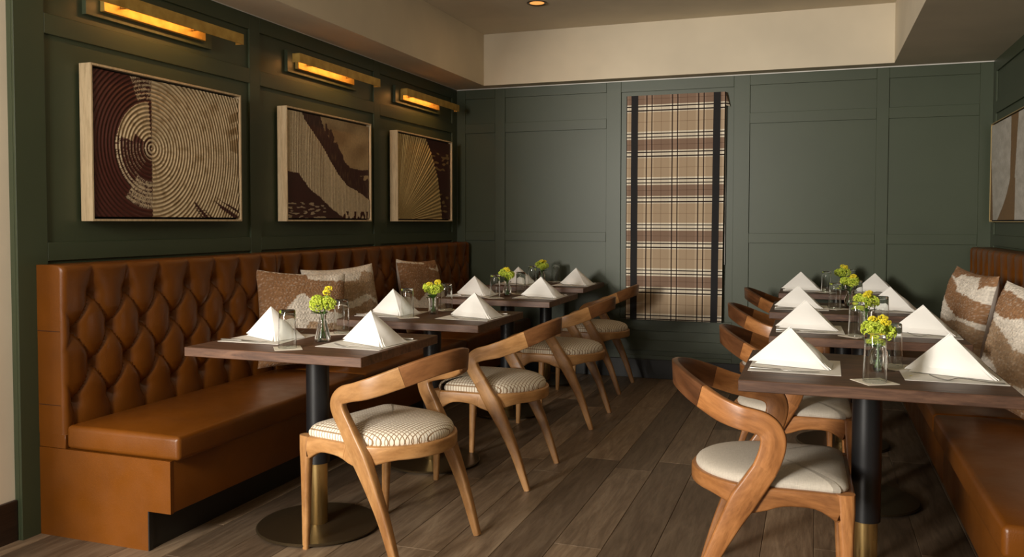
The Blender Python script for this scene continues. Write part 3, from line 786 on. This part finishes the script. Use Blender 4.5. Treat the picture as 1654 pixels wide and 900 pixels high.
b4 = [([(-1, .86), (-.45, .8), (-.3, .92), (.5, .95), (.7, .7), (1, .8)], BR), ([(-1, .85), (-.3, .72), (-.1, .55), (.4, .5), (.9, .42), (1, .42)], CRM), ([(-1, .42), (-.4, .2), (.2, .02), (1, .02)], BR), ([(-1, -.12), (-.2, -.16), (.3, -.05), (1, -.10)], CRM), ([(-1, -.84), (1, -.9)], TAN), ([(-1, -.93), (1, -.96)], CRM), ([(-1, -2), (1, -2)], BR)]
b5 = [([(-1, .9), (-.3, .86), (.3, .8), (1, .8)], CRM), ([(-1, .55), (-.3, .45), (.3, .55), (1, .5)], BR), ([(-1, .45), (-.3, .25), (.2, .02), (1, .02)], CRM), ([(-1, -.15), (-.3, -.3), (0, -.55), (.6, -.5), (1, -.5)], TAN), ([(-1, -.55), (-.2, -.8), (.3, -.75), (1, -.75)], CRM), ([(-1, -2), (1, -2)], BR)]
pillow((.305, 3.845, .712), 58, -13, 4, b1, 'knitted brown pillow with a cream peak, front one behind the nearest left table')
pillow((.285, 4.30, .715), 68, -13, -2, b2, 'tan and cream striped knitted pillow leaning behind the peaked pillow, left bench')
pillow((.272, 5.35, .712), 84, -12, 3, b3, 'brown knitted pillow with a cream peak, farthest along the left bench')
pillow((3.60, 4.985, .722), -76, -10, 3, b4, 'brown and cream knitted pillow with pale back showing, farther one on the right bench')
pillow((3.62, 3.75, .722), -72, -12, 3, b5, 'tan and cream knitted pillow on the right bench, cut by the picture edge')

# ------------------------------------------------------------------ wall art
def relief(w, h, nu, nv, colf, hf):
    mb = MB(); col = []
    for j in range(nv+1):
        for i in range(nu+1): col.append(colf(i/nu*w, j/nv*h))
    mb.grid(lambda p, q: (p*w, -hf(p*w, q*h), q*h), nu, nv); return mb, col
def N2(x, y, s=1, z=0): return noise.noise(Vector((x*s, y*s, z)))
BUR, CRE, DKC, GLD = (.055, .010, .006), (.80, .66, .44), (.24, .14, .05), (.48, .33, .12)
def mixc(a, b, t_): t_ = max(0, min(1, t_)); return tuple(x*(1-t_)+y*t_ for x, y in zip(a, b))
C1 = (.345-.02, .325-.02)
def rings(x, y):
    r = math.hypot(x-C1[0], (y-C1[1])); return .5+.5*math.cos(2*math.pi*r/.0185), r
def a1h(x, y): rg, r = rings(x, y); return .0052*rg
def a1c(x, y):
    rg, r = rings(x, y); dx, dy = x-C1[0], y-C1[1]; ang = math.degrees(math.atan2(dy, dx))
    cream = mixc(mixc(CRE, DKC, .85), CRE, rg)
    k = N2(r, ang*.004, 30) + .4*N2(r, ang*.02, 60); cream = mixc(cream, DKC, max(0, k)*.9)
    if dx > .002*N2(0, y, 120):
        if y < .115*max(0, math.sin(ang*.45+1)) + .02*N2(x, y, 30) - .01 and x > .60 and N2(ang*.2, r, 3.0, 4) > -.1: return BUR
        if x > .86 and y > .30 and N2(ang*.12, r*2, 2) > .12: return mixc(cream, DKC, .7)
        return cream
    dark = mixc(BUR, (.10, .022, .014), rg*.8)
    br = N2(ang*.25, r*6, 6, 2)
    if ang < 0: ang += 360
    if 95 < ang < 168 and .115 < r < .205: return cream
    if 95 < ang < 168 and .05 < r <= .115 and ang < 150: return cream
    if 168 <= ang < 262 and .185 < r < .215 and rg > .4 and br > -.2: return mixc(dark, CRE, .8)
    if r < .055 and rg > .5: return mixc(dark, CRE, .7)
    if ang > 235 and .15 < r < .27 and br + rg*.4 > .10: return mixc(dark, CRE, .75)
    if 90 < ang < 112 and r > .215 and br + rg*.5 > .30: return mixc(dark, CRE, .65)
    if 168 <= ang < 235 and .06 < r < .2 and rg > .72 and br > .0: return mixc(dark, CRE, .45)
    return dark
CD = [(0.0, .70), (.145, .633), (.176, .588), (.315, .489), (.393, .424), (.529, .30), (.644, .23), (.80, .189), (.96, .13)]
DTp = [(.0, .75), (.342, .621), (.395, .554), (.43, .515), (.54, .48), (.60, .41), (.66, .345), (.78, .315), (.96, .25)]
LOW = [(-.01, .285), (.11, .277), (.234, .185), (.337, .146), (.471, .075), (.612, .02), (.96, -.05)]
def pl2(pts, x): return poly(pts, min(max(x, pts[0][0]), pts[-1][0]))
def zone2(x, y):
    e = .012*N2(x, y, 22) + .006*N2(x, y, 60)
    if y < pl2(LOW, x) - .02 + e*.5: return 0
    if y < pl2(CD, x) - .02 + e*.5: return 1
    if y < pl2(DTp, x) - .02 + e*2.2 + (.05 if .40 < x < .5 and N2(x, y, 16, 8) > .0 else 0): return 2
    return 3
def a2w(x, y): q = x + .10*(y-.3)**2 - .25*max(0, (.2-x))*(y-.3); return .5+.5*math.cos(2*math.pi*q/.0165)
def a2h(x, y): return .0052*a2w(x, y) if zone2(x, y) == 1 else .0005
def a2c(x, y):
    z_ = zone2(x, y)
    if z_ == 0:
        if y < .09 and x < .40 and N2(x*.6, y*3, 30) > .22: return mixc(BUR, CRE, .55)
        return BUR
    if z_ == 1:
        if y < .045 and N2(x, y*.4, 40) > -.05 and x > .58: return BUR
        return mixc(mixc(CRE, DKC, .85), CRE, a2w(x, y) + .25*N2(x, y*.1, 12))
    if z_ == 2: return mixc(BUR, DKC, max(0, N2(x*3, y, 20))*.5)
    if x > .62 and abs(y - (.30 + .02*N2(x, 0, 8))) < .018: return BUR
    return mixc((.34, .22, .105), (.54, .38, .20), .5 + 1.2*N2(x*.6, y, 9))
F3 = (-.02, -.03)
def fan(x, y):
    a = math.atan2(y-F3[1], x-F3[0]); return a, math.hypot((x-F3[0])/1.0, (y-F3[1]))
EDG = [(-.02, .76), (.02, .755), (.174, .725), (.325, .68), (.504, .565), (.624, .455), (.7, .40)]
def in3(x, y): return x < pl2(EDG, y) + .006*N2(0, y, 50)
def a3w(x, y): a, r = fan(x, y); return .5 + .5*N2(a*46, r*.6, 1, 3) + .35*math.cos(a*150)
def a3h(x, y): return .006*a3w(x, y) if in3(x, y) else 0
def a3c(x, y):
    if in3(x, y): return mixc((.22, .13, .035), (.88, .68, .32), a3w(x, y)*.85)
    if (.38 < y < .52 or y < .2) and N2(x*1.2, y*3.5, 12, 6) > .22: return mixc(BUR, GLD, .5)
    return BUR
def picture(y0, label, fn_h, fn_c):
    w, h = .963, .646
    o = thing('framed_painting', label, 'painting', (.001, y0, 1.2255), math.radians(90), 'relief paintings on the left wall')
    # local: x along the wall, -y out into the room
    d = .062; f = .009
    for b in ((0, -d, 0, f, 0, h), (w-f, -d, 0, w, 0, h), (f+.0002, -d, 0, w-f-.0002, 0, f), (f+.0002, -d, h-f, w-f-.0002, 0, h)):
        MB().box(b[0], b[1], b[2], b[3], b[4], b[5], .0008).obj('frame_side', M['frame_wood'], o, smooth=0)
    MB().box(f+.0003, -.028, f+.0003, w-f-.0003, -.0005, h-f-.0003).obj('backing', M['black_gap'], o, smooth=0)
    g = f + .010; cw, ch = w-2*g, h-2*g
    mb, col = relief(cw, ch, 300, 196, fn_c, fn_h)
    mb.v = [(x+g, y-.050, z+g) for x, y, z in mb.v]
    c = mb.obj('canvas', M['canvas'], o, 80, col)
    e = MB().box(g, -.0495, g, w-g, -.0285, h-g); e.obj('stretcher', M['black_gap'], o, smooth=0)
    return o
picture(2.70, 'large painting of concentric ridged rings, burgundy left half and cream right half', a1h, a1c)
picture(4.06, 'middle painting of a diagonal cream ridged band between burgundy areas', a2h, a2c)
picture(5.40, 'painting of a golden fan of rays on burgundy, nearest the corner', a3h, a3c)
# right wall: pale abstract
SHL = [(.0, .0), (0.02, .0)]
def a4(x, y):   # x from the far end toward the camera
    e = .006*N2(x, y, 10)
    if x < .015 + .08*max(0, (.38-y))/.38 and y < .40: return (.20, .105, .035)
    c = .63 - .30*max(0, (.25-y)/.25)**1.6; wd_ = .075 + .03*abs(y-.3)
    if y < .25: l_, r_ = c - .04 - .06*(.25-y)/.25, .74
    else: l_, r_ = .60, .72 + .08*(y-.25)/.4
    if l_ + e < x < r_ + e: return (.22, .12, .045)
    return mixc((.50, .46, .40), (.62, .58, .52), .5+N2(x*.4, y, 20))
o = thing('framed_painting', 'pale abstract painting with brown curved shapes, on the right wall', 'painting', (W-.001, 6.50, 1.226), math.radians(-90))
w, h = 1.03, .66
for b in ((0, -.03, 0, .006, 0, h), (w-.006, -.03, 0, w, 0, h), (.0062, -.03, 0, w-.0062, 0, .006), (.0062, -.03, h-.006, w-.0062, 0, h)):
    MB().box(*b, .0006).obj('frame_side', M['frame_gold'], o, smooth=0)
MB().box(.0063, -.014, .0063, w-.0063, -.0005, h-.0063).obj('backing', M['black_gap'], o, smooth=0)
mb, col = relief(w-.028, h-.028, 170, 110, a4, lambda x, y: 0)
mb.v = [(x+.014, y-.026, z+.014) for x, y, z in mb.v]; mb.obj('canvas', M['canvas'], o, 80, col)

# ------------------------------------------------------------------ picture lights
def picture_light(yc, label, power):
    o = thing('picture_light', label, 'wall lamp', (.0002, yc, 2.13), 0, 'brass picture lights above the paintings')
    MB().box(-.0118, -.388, -.052, .010, .388, .072, .001).obj('wall_plate', M['green'], o, smooth=0)['label'] = 'green painted wall plate'
    MB().box(.0102, -.315, -.026, .034, .315, .050, .002).obj('back_plate', M['brass_aged'], o, smooth=0)
    # long front bar, an inverted channel
    z0, z1 = -.022, .030
    MB().box(.138, -.465, z0, .142, .465, z1, .0008).obj('front_bar', M['brass_aged'], o, smooth=0)
    MB().box(.092, -.465, z1-.003, .1378, .465, z1, .0008).obj('bar_top', M['brass_aged'], o, smooth=0)
    for s in (-1, 1):
        MB().box(.0342, s*.22-.008, .004, .1375, s*.22+.008, .012, .001).obj('arm', M['brass_aged'], o, smooth=0)
        MB().box(.094, s*.463-.0015, z0+.002, .1375, s*.463+.0015, z1-.0035).obj('end_cap', M['brass_aged'], o, smooth=0)
    MB().box(.100, -.30, z1-.008, .112, .30, z1-.0035).obj('led_strip', M['led'], o, smooth=0)
    l = area('lamp_light', (.105, 0, z1-.010), (.02, 0, z1-.075), .6, .01, power, (1.0, .46, .13), o); l.data.shape = 'RECTANGLE'
    l.rotation_euler = (Vector((.055, 0, z1-.12)) - Vector((.105, 0, z1-.010))).to_track_quat('-Z', 'X').to_euler()
    l.data.size = .01; l.data.size_y = .6
    return o
picture_light(3.12, 'brass picture light above the concentric rings painting', .95)
picture_light(4.54, 'brass picture light above the diagonal band painting', .95)
picture_light(5.86, 'brass picture light above the golden fan painting', .95)
o = thing('ceiling_downlight', 'small recessed bronze downlight in the raised ceiling', 'ceiling light', (1.01, 5.66, TH))
MB().lathe([(.070, -.0005), (.070, -.004), (.066, -.006), (.054, -.003), (.052, -.0006)], 40).obj('trim_ring', M['bronze'], o)
MB().lathe([(.0515, -.0012), (.03, -.0022), (.0, -.0026)], 32).obj('lens', M['lamp_glow'], o)
l = area('lamp_light', (0, 0, -.012), (0, 0, -1), .08, .08, 1.2, (1.0, .62, .32), o)

# ------------------------------------------------------------------ roman blind
bx0, bx1, bz1, bz0 = 1.455, 2.19, 2.20, .464
bl = thing('roman_blind', 'plaid wool roman blind with two black ribbon bands hanging on the back wall', 'blind', (bx0, D-.045, bz1))
def blind_pt(p, q):
    x = p*(bx1-bx0); z = -q*(bz1-bz0)
    off = .002*math.sin(q*math.pi*10)*1.0 + .0025*N2(x, z, 3)
    # soft tuck every fold
    f = (q*5) % 1; off += -.004*math.exp(-((f-.02)/.02)**2)
    x += .012*(1-q)*p - .004*q*(1-p)*0
    return (x, -.004+off, z)
mb = MB().grid(blind_pt, 60, 120, flip=True); n0 = len(mb.v)
vs = [(x, y+.003, z) for x, y, z in mb.v[:n0]]; mb.add(vs, [f[::-1] for f in mb.f[:]]);
mb.obj('fabric_panel', M['plaid'], bl, 60)
for xr in (.037, .652):
    rb = MB(); rb.grid(lambda p, q: (lambda t_: (t_[0], t_[1]-.0022, t_[2]))(blind_pt((xr + p*.052)/(bx1-bx0), q)), 6, 120, flip=True)
    rb.obj('ribbon_band', M['ribbon'], bl, 60)['label'] = 'black ribbon band'
MB().box(.004, .0, -.035, bx1-bx0+.006, .0445, -.002, .001).obj('head_rail', M['plaid'], bl, smooth=0)
rt = MB(); rt.add([(bx1-bx0+.010, -.004, .0), (bx1-bx0+.022, .043, .0), (bx1-bx0+.045, .038, -.105), (bx1-bx0+.012, -.004, -.098), (bx1-bx0+.007, -.002, 0), (bx1-bx0+.018, .0435, 0), (bx1-bx0+.041, .040, -.105), (bx1-bx0+.009, -.002, -.098)],
                  [(0, 1, 2, 3), (7, 6, 5, 4), (0, 4, 5, 1), (1, 5, 6, 2), (2, 6, 7, 3), (3, 7, 4, 0)]); rt.obj('side_return', M['plaid'], bl, smooth=0)
MB().tube([(bx1-bx0+.016, .036, -.05), (bx1-bx0+.015, .036, -1.3)], .0022, 6).obj('pull_cord', M['white_trim'], bl)
MB().box(.0, .004, -(bz1-bz0)+.004, bx1-bx0, .010, -(bz1-bz0)+.03, .001).obj('hem_bar', M['ribbon'], bl, smooth=0)
